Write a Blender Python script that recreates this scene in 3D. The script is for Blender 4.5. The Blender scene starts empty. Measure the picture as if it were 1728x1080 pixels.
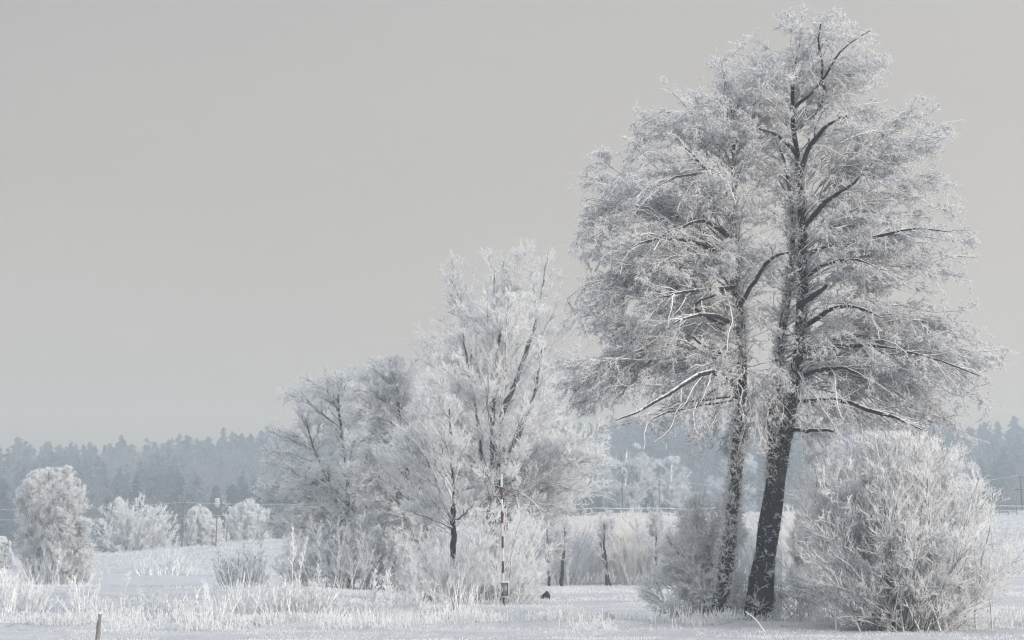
import bpy, math
import numpy as np
from mathutils import Vector
SC = bpy.context.scene
# ------------------------------------------------------------------ camera
F = 3465.0                      # focal length in photo pixels (photo 1728 x 1080)
EYE = 2.4
HOR = 930.0                     # photo row of the horizon
PITCH = math.atan((HOR - 540.0) / F)
cam_d = bpy.data.cameras.new('camera'); cam = bpy.data.objects.new('camera', cam_d)
SC.collection.objects.link(cam); SC.camera = cam
cam_d.sensor_width = 36.0; cam_d.lens = 36.0 * F / 1728.0
cam_d.clip_start = 0.5; cam_d.clip_end = 5000
cam.location = (0, 0, EYE); cam.rotation_euler = (math.pi / 2 + PITCH, 0, 0)
# ------------------------------------------------------------------ light
SUN_EL = math.radians(13); SUN_AZ = math.radians(128)      # azimuth clockwise from +Y (view direction)
sun_dir = Vector((math.sin(SUN_AZ) * math.cos(SUN_EL), math.cos(SUN_AZ) * math.cos(SUN_EL), math.sin(SUN_EL)))
sd = bpy.data.lights.new('sun', 'SUN'); sd.energy = 2.3; sd.angle = math.radians(2.5); sd.color = (1.0, 0.89, 0.77)
so = bpy.data.objects.new('sun', sd); SC.collection.objects.link(so)
so.rotation_euler = sun_dir.to_track_quat('Z', 'Y').to_euler(); so.location = (60, -40, 60)
w = bpy.data.worlds.new('World'); SC.world = w; w.use_nodes = True
nt = w.node_tree; nt.nodes.clear()
out = nt.nodes.new('ShaderNodeOutputWorld')
sky = nt.nodes.new('ShaderNodeTexSky'); sky.sky_type = 'NISHITA'; sky.sun_disc = False
sky.sun_elevation = SUN_EL; sky.sun_rotation = SUN_AZ
sky.air_density = 1.0; sky.dust_density = 3.0; sky.ozone_density = 1.5
bg1 = nt.nodes.new('ShaderNodeBackground'); bg1.inputs[1].default_value = 0.10
nt.links.new(sky.outputs[0], bg1.inputs[0])
# thin veil of high winter cloud in front of the blue: grey with a gentle change from horizon to zenith
tc = nt.nodes.new('ShaderNodeTexCoord'); sx = nt.nodes.new('ShaderNodeSeparateXYZ'); nt.links.new(tc.outputs['Generated'], sx.inputs[0])
cr = nt.nodes.new('ShaderNodeValToRGB'); nt.links.new(sx.outputs[2], cr.inputs[0])
e = cr.color_ramp.elements
e[0].position = 0.0; e[0].color = (0.335, 0.238, 0.145, 1)
e[1].position = 1.0; e[1].color = (1.0, 1.04, 1.10, 1)
for p_, c_ in ((0.12, (0.400, 0.343, 0.280, 1)), (0.27, (0.386, 0.357, 0.325, 1)), (0.42, (0.58, 0.57, 0.56, 1)), (0.6, (0.85, 0.87, 0.90, 1))):
    k = e.new(p_); k.color = c_
nz = nt.nodes.new('ShaderNodeTexNoise'); nz.inputs['Scale'].default_value = 2.2; nz.inputs['Detail'].default_value = 3
mp = nt.nodes.new('ShaderNodeMapping'); mp.inputs['Scale'].default_value = (1, 1, 3.0)
nt.links.new(tc.outputs['Generated'], mp.inputs[0]); nt.links.new(mp.outputs[0], nz.inputs['Vector'])
mr = nt.nodes.new('ShaderNodeMapRange'); mr.inputs[1].default_value = 0.3; mr.inputs[2].default_value = 0.7
mr.inputs[3].default_value = 0.93; mr.inputs[4].default_value = 1.03
nt.links.new(nz.outputs[0], mr.inputs[0])
# a little brighter towards the side of the sky where the sun stands
dp = nt.nodes.new('ShaderNodeVectorMath'); dp.operation = 'DOT_PRODUCT'; nt.links.new(tc.outputs['Generated'], dp.inputs[0]); dp.inputs[1].default_value = sun_dir
gl = nt.nodes.new('ShaderNodeMath'); gl.operation = 'MULTIPLY_ADD'; nt.links.new(dp.outputs['Value'], gl.inputs[0]); gl.inputs[1].default_value = .42; gl.inputs[2].default_value = 1.07
mu = nt.nodes.new('ShaderNodeMath'); mu.operation = 'MULTIPLY'; nt.links.new(gl.outputs[0], mu.inputs[0]); nt.links.new(mr.outputs[0], mu.inputs[1]); mr = mu
bg2 = nt.nodes.new('ShaderNodeBackground'); nt.links.new(cr.outputs[0], bg2.inputs[0]); nt.links.new(mr.outputs[0], bg2.inputs[1])
ms = nt.nodes.new('ShaderNodeMixShader'); ms.inputs[0].default_value = 0.90
nt.links.new(bg1.outputs[0], ms.inputs[1]); nt.links.new(bg2.outputs[0], ms.inputs[2]); nt.links.new(ms.outputs[0], out.inputs[0])
# ------------------------------------------------------------------ exposure, sampling
SC.view_settings.view_transform = 'Standard'; SC.view_settings.look = 'None'
SC.view_settings.exposure = 0.62; SC.view_settings.gamma = 1.0
SC.cycles.use_adaptive_sampling = True; SC.cycles.adaptive_threshold = 0.02
SC.cycles.max_bounces = 11; SC.cycles.diffuse_bounces = 9; SC.cycles.volume_bounces = 1
SC.cycles.transparent_max_bounces = 4
SC.cycles.time_limit = 840
SC.cycles.use_denoising = True
SC.cycles.filter_width = 1.3

# ------------------------------------------------------------------ helpers
def W(px, py, Y):
    """world point on the ray through photo pixel (px, py) at ground distance Y"""
    u = (px - 864.0) / F; v = (540.0 - py) / F
    dy = math.cos(PITCH) - v * math.sin(PITCH); dz = math.sin(PITCH) + v * math.cos(PITCH)
    t = Y / dy
    return np.array((u * t, Y, EYE + dz * t))
def M(px_len, Y): return px_len * Y / F

def smooth(a, b, x):
    t = np.clip((x - a) / (b - a), 0, 1); return t * t * (3 - 2 * t)
class Noise:
    def __init__(s, seed, freq, n=7, zs=1.0):
        r = np.random.default_rng(seed); k = r.normal(size=(n, 3)); k /= np.linalg.norm(k, axis=1)[:, None]
        s.k = k * freq * r.uniform(.6, 1.6, (n, 1)); s.k[:, 2] *= zs; s.p = r.uniform(0, 6.28, n)
    def __call__(s, P): return np.sin(P @ s.k.T + s.p).mean(-1) * 1.6
_n1 = Noise(1, .12); _n2 = Noise(2, .7); _n3 = Noise(3, 2.6); _n4 = Noise(4, 7.0); _n5 = Noise(6, 1.1)
def H(x, y):
    """terrain height"""
    x = np.asarray(x, float); y = np.asarray(y, float)
    px = 864 + x / np.maximum(y, 20) * F
    P = np.stack([x, y, 0 * x], -1)
    z = .03 * _n2(P) + .018 * _n3(P) + .02 * _n4(P) * (y < 110) + .05 * _n1(P)
    z = z + .07 * _n5(np.stack([x * .16, y, 0 * x], -1)) * (1 - smooth(70, 95, y))
    # low bank on the left, with a ditch behind it
    left = 1 - smooth(430, 700, px)
    z = z + .16 * np.exp(-((y - 66 - .6 * np.sin(x * .5)) / 1.2) ** 2)
    z = z - left * .75 * np.exp(-((y - 73.5) / 3.0) ** 4)
    z = z + left * .45 * smooth(78, 82, y) * (1 - smooth(110, 150, y))
    # embankment
    top = np.interp(px, [-400, 0, 170, 450, 700, 1000, 1300, 1728, 2200], [1.2, 1.3, 1.7, 3.3, 4.6, 6.1, 6.4, 6.4, 6.2])
    ridge = smooth(202, 228, y) * (1 - smooth(246, 275, y))
    z = z + ridge * top + ridge * .25 * _n2(P)
    # wooded hill
    hill = 1.5 + np.interp(px, [-500, 0, 300, 480, 900, 1300, 1600, 1728, 2400], [26, 26, 28, 31, 35, 36, 35, 33, 30])
    z = z + hill * smooth(420, 860, y) * (1 + .04 * _n1(P * .3))
    return z
def Hs(x, y): return float(H(np.array([x]), np.array([y]))[0])
def base(px, Y):
    x = (px - 864.0) / F * Y
    return np.array((x, Y, Hs(x, Y)))

# materials ---------------------------------------------------------------
def newmat(name):
    m = bpy.data.materials.new(name); m.use_nodes = True
    nt = m.node_tree; b = nt.nodes['Principled BSDF']; b.inputs['Roughness'].default_value = .9
    b.inputs['Specular IOR Level'].default_value = .2
    return m, nt, b
def frost_mat(name, c1, c2, c3=None, scale=1.5):
    """rime: white crystals, with patches where the brown or grey twig shows through"""
    m, nt, b = newmat(name)
    tc = nt.nodes.new('ShaderNodeTexCoord')
    n = nt.nodes.new('ShaderNodeTexNoise'); n.inputs['Scale'].default_value = scale; n.inputs['Detail'].default_value = 4; n.inputs['Roughness'].default_value = .7
    nt.links.new(tc.outputs['Object'], n.inputs['Vector'])
    r = nt.nodes.new('ShaderNodeValToRGB'); nt.links.new(n.outputs[0], r.inputs[0])
    r.color_ramp.elements[0].position = .36; r.color_ramp.elements[0].color = (*c1, 1)
    r.color_ramp.elements[1].position = .62; r.color_ramp.elements[1].color = (*c2, 1)
    col = r.outputs[0]
    if c3:
        n2 = nt.nodes.new('ShaderNodeTexNoise'); n2.inputs['Scale'].default_value = 14; n2.inputs['Detail'].default_value = 2
        nt.links.new(tc.outputs['Object'], n2.inputs['Vector'])
        r2 = nt.nodes.new('ShaderNodeValToRGB'); nt.links.new(n2.outputs[0], r2.inputs[0])
        r2.color_ramp.elements[0].position = .36; r2.color_ramp.elements[0].color = (1, 1, 1, 1)
        r2.color_ramp.elements[1].position = .46; r2.color_ramp.elements[1].color = (0, 0, 0, 1)
        mx = nt.nodes.new('ShaderNodeMixRGB'); nt.links.new(r2.outputs[0], mx.inputs[0])
        nt.links.new(col, mx.inputs[1]); mx.inputs[2].default_value = (*c3, 1); col = mx.outputs[0]
    nt.links.new(col, b.inputs['Base Color'])
    # crystals let some light through
    tr = nt.nodes.new('ShaderNodeBsdfTranslucent'); nt.links.new(col, tr.inputs[0])
    mix = nt.nodes.new('ShaderNodeMixShader'); mix.inputs[0].default_value = .58
    o = nt.nodes['Material Output']
    nt.links.new(b.outputs[0], mix.inputs[1]); nt.links.new(tr.outputs[0], mix.inputs[2]); nt.links.new(mix.outputs[0], o.inputs[0])
    return m
def bark_mat(name, dark, frost=(.78, .80, .83), lo=.25, hi=.6, spread=.5, scale=9):
    """dark bark; rime lies on what faces up and in patches"""
    m, nt, b = newmat(name)
    tc = nt.nodes.new('ShaderNodeTexCoord')
    mp = nt.nodes.new('ShaderNodeMapping'); mp.inputs['Scale'].default_value = (1, 1, .35); nt.links.new(tc.outputs['Object'], mp.inputs[0])
    n = nt.nodes.new('ShaderNodeTexNoise'); n.inputs['Scale'].default_value = scale; n.inputs['Detail'].default_value = 5; n.inputs['Roughness'].default_value = .7
    nt.links.new(mp.outputs[0], n.inputs['Vector'])
    rr = nt.nodes.new('ShaderNodeValToRGB'); nt.links.new(n.outputs[0], rr.inputs[0])
    rr.color_ramp.elements[0].position = .3; rr.color_ramp.elements[0].color = (*[c * .55 for c in dark], 1)
    rr.color_ramp.elements[1].position = .75; rr.color_ramp.elements[1].color = (*[c * 1.7 for c in dark], 1)
    g = nt.nodes.new('ShaderNodeNewGeometry'); s = nt.nodes.new('ShaderNodeSeparateXYZ'); nt.links.new(g.outputs['Normal'], s.inputs[0])
    ma = nt.nodes.new('ShaderNodeMath'); ma.operation = 'MULTIPLY_ADD'; nt.links.new(n.outputs[0], ma.inputs[0]); ma.inputs[1].default_value = spread * 2; ma.inputs[2].default_value = -spread
    ad = nt.nodes.new('ShaderNodeMath'); ad.operation = 'ADD'; nt.links.new(ma.outputs[0], ad.inputs[0]); nt.links.new(s.outputs[2], ad.inputs[1])
    mr = nt.nodes.new('ShaderNodeMapRange'); nt.links.new(ad.outputs[0], mr.inputs[0]); mr.inputs[1].default_value = lo; mr.inputs[2].default_value = hi
    mx = nt.nodes.new('ShaderNodeMixRGB'); nt.links.new(mr.outputs[0], mx.inputs[0]); nt.links.new(rr.outputs[0], mx.inputs[1]); mx.inputs[2].default_value = (*frost, 1)
    nt.links.new(mx.outputs[0], b.inputs['Base Color'])
    bp = nt.nodes.new('ShaderNodeBump'); bp.inputs['Strength'].default_value = .6; bp.inputs['Distance'].default_value = .03
    nt.links.new(n.outputs[0], bp.inputs['Height']); nt.links.new(bp.outputs[0], b.inputs['Normal'])
    return m
def plain(name, c, rough=.6, metal=0, var=.25):
    m, nt, b = newmat(name); b.inputs['Roughness'].default_value = rough; b.inputs['Metallic'].default_value = metal
    tc = nt.nodes.new('ShaderNodeTexCoord'); n = nt.nodes.new('ShaderNodeTexNoise'); n.inputs['Scale'].default_value = 8; n.inputs['Detail'].default_value = 4
    nt.links.new(tc.outputs['Object'], n.inputs['Vector'])
    r = nt.nodes.new('ShaderNodeValToRGB'); nt.links.new(n.outputs[0], r.inputs[0])
    r.color_ramp.elements[0].position = .3; r.color_ramp.elements[0].color = (*[x * (1 - var) for x in c], 1)
    r.color_ramp.elements[1].position = .7; r.color_ramp.elements[1].color = (*[min(.9, x * (1 + var)) for x in c], 1)
    nt.links.new(r.outputs[0], b.inputs['Base Color'])
    return m
FROST = frost_mat('rime', (.90, .915, .93), (.96, .965, .97))
FROST_T = frost_mat('rime_on_twigs', (.86, .88, .91), (.95, .955, .965), (.62, .62, .63))
FROST_G = frost_mat('rime_on_grey_twigs', (.82, .85, .885), (.92, .935, .955), (.62, .62, .64), 1.0)
FROST_W = frost_mat('rime_on_straw', (.93, .92, .905), (.965, .96, .955), (.90, .87, .85))
BARK = bark_mat('dark_bark', (.022, .023, .026), lo=.55, hi=.95, spread=.35)
BARK_L = bark_mat('limb_bark', (.030, .031, .035), lo=.5, hi=.85, spread=.6, scale=6)
BARK_F = bark_mat('frosted_bark', (.14, .14, .15), (.74, .76, .78), lo=-.45, hi=.15, spread=.6, scale=6)
BARK_W = bark_mat('rimed_stems', (.30, .30, .31), (.90, .92, .94), lo=-1.1, hi=-.3, spread=.8, scale=8)
CON = frost_mat('frosted_needles', (.030, .045, .055), (.06, .08, .09), None, .12)
DEC = frost_mat('far_frosted_twigs', (.10, .105, .115), (.19, .185, .185), None, .06)

# mesh building -------------------------------------------------------------
def norm(v): return v / np.maximum(np.linalg.norm(v, axis=-1, keepdims=True), 1e-9)
class MB:
    def __init__(s): s.v = []; s.q = []; s.n = 0; s.t = []
    def tubes(s, P, R, S=3):
        P = np.asarray(P, float); R = np.asarray(R, float)
        if P.ndim == 2: P = P[None]; R = R[None]
        n, K, _ = P.shape
        if n == 0: return s
        T = np.empty_like(P); T[:, 1:-1] = P[:, 2:] - P[:, :-2]; T[:, 0] = P[:, 1] - P[:, 0]; T[:, -1] = P[:, -1] - P[:, -2]
        T = norm(T); mean = norm(P[:, -1] - P[:, 0])
        ref = np.where((np.abs(mean[:, 2]) > .8)[:, None], np.array([[1., .1, 0]]), np.array([[0., 0, 1.]]))
        U = norm(np.cross(T, ref[:, None, :])); V = np.cross(T, U)
        a = np.arange(S) * 2 * math.pi / S
        v = P[:, :, None, :] + R[:, :, None, None] * (np.cos(a)[None, None, :, None] * U[:, :, None, :] + np.sin(a)[None, None, :, None] * V[:, :, None, :])
        idx = s.n + np.arange(n * K * S).reshape(n, K, S)
        j = np.roll(idx, -1, axis=2)
        q = np.stack([idx[:, :-1], j[:, :-1], j[:, 1:], idx[:, 1:]], -1).reshape(-1, 4)
        s.v.append(v.reshape(-1, 3)); s.q.append(q); s.n += n * K * S
        return s
    def raw(s, v, q):
        s.v.append(np.asarray(v, float)); s.q.append(np.asarray(q, int) + s.n); s.n += len(v); return s
    def box(s, c, d, rz=0):
        x, y, z = [k / 2 for k in d]
        v = np.array([(-x, -y, -z), (x, -y, -z), (x, y, -z), (-x, y, -z), (-x, -y, z), (x, -y, z), (x, y, z), (-x, y, z)])
        ca, sa = math.cos(rz), math.sin(rz); v = v @ np.array([[ca, sa, 0], [-sa, ca, 0], [0, 0, 1]]) + np.array(c)
        return s.raw(v, [(0, 3, 2, 1), (4, 5, 6, 7), (0, 1, 5, 4), (1, 2, 6, 5), (2, 3, 7, 6), (3, 0, 4, 7)])
    def cyl(s, c, r, h, S=12, r2=None):
        """closed upright cylinder from c upward, rounded shoulders"""
        r2 = r if r2 is None else r2
        z = np.array([0, 0, h * .02, h * .98, h, h]); rr = np.array([1e-4, r * .93, r, r2, r2 * .93, 1e-4])
        P = np.stack([0 * z + c[0], 0 * z + c[1], c[2] + z], -1)
        P[:, 2] += np.arange(6) * 1e-5
        return s.tubes(P, rr, S)
    def build(s, name, mat, parent=None, loc=None, smooth=True, mesh_only=False):
        v = np.concatenate(s.v) if s.v else np.zeros((0, 3)); q = np.concatenate(s.q) if s.q else np.zeros((0, 4), int)
        if loc is not None: v = v - np.asarray(loc)
        me = bpy.data.meshes.new(name)
        me.vertices.add(len(v)); me.vertices.foreach_set('co', v.astype(np.float32).ravel())
        me.loops.add(q.size); me.loops.foreach_set('vertex_index', q.astype(np.int32).ravel())
        me.polygons.add(len(q)); me.polygons.foreach_set('loop_start', np.arange(len(q), dtype=np.int32) * 4)
        if smooth: me.polygons.foreach_set('use_smooth', np.ones(len(q), bool))
        me.update(calc_edges=True); me.materials.append(mat)
        if mesh_only: return me
        o = bpy.data.objects.new(name, me); SC.collection.objects.link(o)
        if parent is not None: o.parent = parent
        elif loc is not None: o.location = tuple(loc)
        return o
def tag(o, label=None, cat=None, group=None, kind=None):
    if label: o['label'] = label
    if cat: o['category'] = cat
    if group: o['group'] = group
    if kind: o['kind'] = kind
    return o
def empty(name, loc, label, cat, group=None):
    o = bpy.data.objects.new(name, None); SC.collection.objects.link(o); o.location = tuple(float(k) for k in loc); o.empty_display_size = .5
    return tag(o, label, cat, group)

# growing -------------------------------------------------------------------
class Env:
    """crown outline: rows of (photo row, left column, right column) seen at distance Y, round in plan"""
    def __init__(s, rows, Y, depth=.8, seed=0, lump=.18):
        rows = sorted(rows, reverse=True); z = []; l = []; r = []
        for py, a, b in rows:
            p, q = W(a, py, Y), W(b, py, Y); z.append(p[2]); l.append(p[0]); r.append(q[0])
        s.z = np.array(z); s.l = np.array(l); s.r = np.array(r); s.Y = Y; s.d = depth
        s.n = Noise(seed + 11, 1.6 / max(.6, (s.r - s.l).max() * .18)); s.lump = lump
    def at(s, z):
        l = np.interp(z, s.z, s.l); r = np.interp(z, s.z, s.r); return (l + r) / 2, np.maximum((r - l) / 2, .05)
    def val(s, P):
        cx, hx = s.at(P[..., 2]); v = np.sqrt(((P[..., 0] - cx) / hx) ** 2 + ((P[..., 1] - s.Y) / (hx * s.d)) ** 2)
        v = v * (1 + s.lump * s.n(P))
        return np.where((P[..., 2] < s.z[0]) | (P[..., 2] > s.z[-1]), 9, v)
    def targets(s, rng, n, lo=.8, hi=1.0):
        # height chosen by outline perimeter
        zz = np.linspace(s.z[0], s.z[-1], 80); cx, hx = s.at(zz); p = hx + .6; p /= p.sum()
        z = rng.choice(zz, n, p=p) + rng.uniform(-.5, .5, n) * (zz[1] - zz[0]); cx, hx = s.at(z)
        a = rng.uniform(0, 2 * math.pi, n); k = rng.uniform(lo, hi, n)
        return np.stack([cx + hx * k * np.cos(a), s.Y + hx * s.d * k * np.sin(a), z], -1)
def bez(rng, A, B, arch, K=10, wig=.03, bend=.45):
    A = np.asarray(A, float); B = np.asarray(B, float)
    L = np.linalg.norm(B - A, axis=1, keepdims=True)
    C = A + (B - A) * bend + np.array([[0, 0, 1.]]) * L * arch
    t = np.linspace(0, 1, K)[None, :, None]
    P = (1 - t) ** 2 * A[:, None] + 2 * t * (1 - t) * C[:, None] + t ** 2 * B[:, None]
    nse = rng.normal(size=P.shape); nse = np.cumsum(nse, 1) * wig * L[:, None] / math.sqrt(K) * 2
    return P + nse * np.sin(np.pi * np.clip(t * 1.0, 0, 1)) ** .5 * .6
def grow(rng, P, R, n, t0, t1, L, ang, up, droop, K=4, rf=.6, rmax=.02, rmin=.006, wig=.15, flat=1.0, env=None, gap=None, gthr=-.5, taper=.5, byl=True):
    N, K0, _ = P.shape
    if N == 0 or n == 0: return np.zeros((0, K, 3)), np.zeros((0, K))
    ln = np.linalg.norm(P[:, -1] - P[:, 0], axis=1); pr = ln / ln.sum() if byl else None
    idx = rng.choice(N, n, p=pr); t = rng.uniform(t0, t1, n)
    s = t * (K0 - 1); i = np.minimum(s.astype(int), K0 - 2); f = (s - i)[:, None]
    A = P[idx, i]; B = P[idx, i + 1]; pos = A * (1 - f) + B * f; T = norm(B - A)
    rp = R[idx, i] * (1 - f[:, 0]) + R[idx, i + 1] * f[:, 0]
    rv = rng.normal(size=(n, 3)); rv[:, 2] *= flat; pe = norm(rv - (rv * T).sum(1, keepdims=True) * T)
    if flat < 1: pe[:, 2] *= flat; pe = norm(pe)
    a = rng.uniform(ang * .65, ang * 1.25, n)[:, None]
    d = np.cos(a) * T + np.sin(a) * pe; d[:, 2] += up; d = norm(d)
    l = (L if np.isscalar(L) else L[idx]) * rng.uniform(.45, 1.2, n) * (1.15 - .55 * t)
    pts = [pos]; st = (l / (K - 1))[:, None]
    for k in range(K - 1):
        pts.append(pts[-1] + d * st); d = d + rng.normal(size=d.shape) * wig; d[:, 2] -= droop / (K - 1); d = norm(d)
    Q = np.stack(pts, 1)
    keep = np.ones(n, bool)
    if env is not None:
        v = env.val(Q) > (1 + .05 * rng.normal(size=n))[:, None]
        fo = np.where(v.any(1), v.argmax(1), K); f_ = np.where(fo < K, np.clip((fo - .5) / (K - 1), 0, 1), 1.0)
        keep &= ~((f_ < .2) & (rng.random(n) < .95)); f_ = np.maximum(f_, .25)
        Q = Q[:, :1] + (Q - Q[:, :1]) * f_[:, None, None]
    if gap is not None: keep &= ~((gap(Q[:, K // 2]) < gthr) & (rng.random(n) < .88))
    r0 = np.clip(rp * rf, rmin, rmax)
    R2 = r0[:, None] * np.linspace(1, taper, K)[None]
    return Q[keep], R2[keep]
def thicket(name, label, cat, Y, prof, n, depth=1.0, k1=9, L1=.5, k2=0, L2=.25, r=.012, lean=.10, frost=None, stemm=None, seed=0, hmin=.35, group=None, up=.6, a1=.55):
    """many upright rimed shoots out of the ground, under an outline of (photo column, photo row of the top)"""
    rng = np.random.default_rng(seed); frost = frost or FROST; stemm = stemm or BARK_W
    px = rng.uniform(prof[0][0], prof[-1][0], n); y = Y + rng.normal(size=n) * depth; x = (px - 864) / F * y
    zt = np.array([W(p, np.interp(p, [q[0] for q in prof], [q[1] for q in prof]), Y)[2] for p in px]); z0 = H(x, y)
    h = np.maximum(zt - z0, .15) * (hmin + (1 - hmin) * rng.random(n) ** .7); c = (x.min() + x.max()) / 2; hw = max(.3, (x.max() - x.min()) / 2)
    A = np.stack([x - (x - c) * .12, y, z0 - .04], -1); B = np.stack([x + (x - c) / hw * h * lean + rng.normal(size=n) * lean * h * .8, y + rng.normal(size=n) * lean * h, z0 + h], -1)
    P = bez(rng, A, B, .03, 7, .03); Rr = np.linspace(1.5, .8, 7)[None] * r * rng.uniform(.8, 1.3, (n, 1))
    hm = np.full(n, 1.0) * np.minimum(L1, h * .4)
    P1, R1 = grow(rng, P, Rr, n * k1, .15, 1.0, hm, a1, up, 0, 4, .9, r, r * .7, .10, 1.0, taper=.7)
    loc = np.array((c, Y, Hs(c, Y))); root = empty(name, loc, label, cat, group)
    m = MB(); m.tubes(P, Rr, 5)
    o_ = np.argsort(P[:, 0, 0]); rt = P[o_, 0]; m.tubes(rt + [0, 0, .02], np.full(len(rt), r * .8), 4)      # the roots the stems share
    m.build('stems', stemm, root, loc)
    m = MB(); m.tubes(P1, R1, 4)
    if k2:
        P2, R2 = grow(rng, P1, R1, n * k2, .1, 1.0, L2, .6, up * .7, 0, 3, .95, r * .9, r * .65, .2, 1.0, taper=.6); m.tubes(P2, R2, 3)
    m.build('frosted_twigs', frost, root, loc); return root
def path(pts, Y, dy=None):
    """traced stem: (px, py, width px) -> points and radii"""
    P = np.array([W(a, b, Y + (dy[i] if dy is not None else 0)) for i, (a, b, c) in enumerate(pts)])
    R = np.array([M(c, Y) / 2 for a, b, c in pts]); return P, R
def resample(P, R, K, rng=None, wob=0):
    s = np.concatenate([[0], np.cumsum(np.linalg.norm(np.diff(P, axis=0), axis=1))]); t = np.linspace(0, s[-1], K)
    Q = np.stack([np.interp(t, s, P[:, k]) for k in range(3)], -1); r = np.interp(t, s, R)
    if K > 6:                       # soften the corners
        for _ in range(2): Q[1:-1] = (Q[:-2] + 2 * Q[1:-1] + Q[2:]) / 4
    if rng is not None: Q[1:-1] += rng.normal(size=Q[1:-1].shape) * wob; r = r * rng.uniform(.92, 1.08, K)
    return Q, r

def plant(name, label, cat, Y, env, stems=None, traced=(), n_limb=40, lift=.3, arch=.12, limb_k=.012, limb_min=.02, tgt=(.75, 1.0),
          l2=300, L2=.35, l3=3000, L3=.9, l4=30000, L4=.4, r4=.012, up=(.1, .1, .1), droop=(.2, .3, .4), flat=.6, ang=(.8, .8, .9), wig=.15,
          gap_f=1.6, gap_zs=2.0, gthr=-.45, frost=None, bark=None, limbm=None, seed=0, loc=None, epi=0, spread0=.15, zroot=None,
          clip=1.03, clear=0, l2dark=0, limb_wig=.035, l2max=.045, inflate=0, rootk=None, tipf=.22, group=None, low=0.0, twig_sides=3, l2_t=(.2, 1.0), rim=0):
    if inflate:
        c_ = (env.l + env.r) / 2; env.l = c_ - (c_ - env.l) * (1 + inflate); env.r = c_ + (env.r - c_) * (1 + inflate)
    rng = np.random.default_rng(seed); frost = frost or FROST_T; bark = bark or BARK; limbm = limbm or BARK_L
    cx, _ = env.at(env.z[0])
    S = []; SR = []
    if stems:
        for st in stems:
            P, R = path(st, Y); 
            P[:, 1] += rng.normal() * .15 * np.linspace(0, 1, len(P)) * 3
            if P[0, 2] > Hs(P[0, 0], Y) - .5 and st is stems[0] or abs(P[0, 2] - Hs(P[0, 0], Y)) < 1.2: P[0, 2] = Hs(P[0, 0], Y) - .12
            Q, r = resample(P, R, 26, rng, .02); S.append(Q); SR.append(r)
        loc = np.array((S[0][0, 0], S[0][0, 1], Hs(S[0][0, 0], S[0][0, 1])))
    else:
        loc = np.array(loc if loc is not None else (cx, Y, Hs(float(cx), Y)))
    gap = Noise(seed + 5, gap_f, zs=gap_zs)
    T = env.targets(rng, n_limb, *tgt)
    A = np.empty_like(T)
    for i in range(n_limb):
        if S:
            d = [math.hypot(T[i, 0] - np.interp(T[i, 2], q[:, 2], q[:, 0]), T[i, 1] - Y) + 3 * max(0, T[i, 2] - q[-1, 2] - 1) + rng.uniform(0, 1.5) for q in S]
            k = int(np.argmin(d)); q = S[k]; dist = math.hypot(T[i, 0] - np.interp(T[i, 2], q[:, 2], q[:, 0]), T[i, 1] - Y)
            hq = q[-1, 2] - q[0, 2]; z = np.clip(T[i, 2] - (lift if np.isscalar(lift) else lift[0] + (lift[1] - lift[0]) * (T[i, 2] - env.z[0]) / (env.z[-1] - env.z[0])) * dist * rng.uniform(.7, 1.3) - rng.uniform(0, .05) * hq, q[0, 2] + (low if k == 0 else .3) + rng.uniform(0, .5), q[-1, 2] - hq * tipf * rng.random() ** 1.5 - .05)
            A[i] = [np.interp(z, q[:, 2], q[:, 0]), np.interp(z, q[:, 2], q[:, 1]), z]
        else:
            a = rng.uniform(0, 6.28); s0 = spread0 * abs(rng.normal())
            A[i] = loc + np.array([math.cos(a) * s0, math.sin(a) * s0, -.05])
            A[i, :2] += (T[i, :2] - loc[:2]) * (spread0 * .4 if rootk is None else rootk)
            A[i, 2] = Hs(A[i, 0], A[i, 1]) - .05
    Lm = bez(rng, A, T, arch, 10, limb_wig)
    ll = np.linalg.norm(T - A, axis=1)
    r0 = np.clip(limb_k * ll + limb_min * .3, limb_min, .3)
    LR = r0[:, None] * np.linspace(1, .28, 10)[None] ** 1.0
    free = []
    if traced:
        traced = sorted(traced, key=lambda t: len(t)); free = [t for t in traced if len(t) > 2]
        for tr in traced:
            P, R = path(tr[0], Y, np.linspace(0, 1, len(tr[0])) * tr[1])
            # start on the nearest stem
            if S:
                qs = np.concatenate(S); k = np.argmin(np.abs(qs[:, 2] - P[0, 2]) + np.abs(qs[:, 0] - P[0, 0])); P[0] = qs[k]
            Q, r = resample(P, R, 10, rng, .03); Lm = np.concatenate([Lm, Q[None]]); LR = np.concatenate([LR, r[None]])
        ll = np.concatenate([ll, [np.linalg.norm(Lm[-len(traced) + i][-1] - Lm[-len(traced) + i][0]) for i in range(len(traced))]])
    nl_mesh = len(Lm)
    if S:
        for q, r in zip(S, SR):
            for a_, b_ in ((9, 18), (15, 26)):
                qq, rr_ = resample(q[a_:b_], r[a_:b_] * .6, 10); Lm = np.concatenate([Lm, qq[None]]); LR = np.concatenate([LR, rr_[None]]); ll = np.append(ll, 4.0)
    for i in range(nl_mesh - len(free)):
        v = env.val(Lm[i]); k = np.where(v[3:] > clip)[0]
        if len(k) and v[0] < 2: 
            e_ = 3 + k[0]; tt = np.linspace(0, max(3, e_ - .5), 10); j = np.arange(10)
            Lm[i] = np.stack([np.interp(tt, j, Lm[i][:, c]) for c in range(3)], -1)
    P2, R2 = grow(rng, Lm, LR, l2, *l2_t, np.clip(ll * L2, .3, 3.2), ang[0], up[0], droop[0], 6, .6, l2max, .012, wig * .7, flat, env, gap, gthr - .1, .45)
    if S:
        Sa = np.stack(S); Ra = np.stack(SR)
        if epi:
            Pe, Re = grow(rng, Sa, Ra, epi, .02, .75, .42, 1.25, .25, .1, 4, .1, .014, .0115, .25, 1.0, None, gap, -.6, .6)
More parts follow.
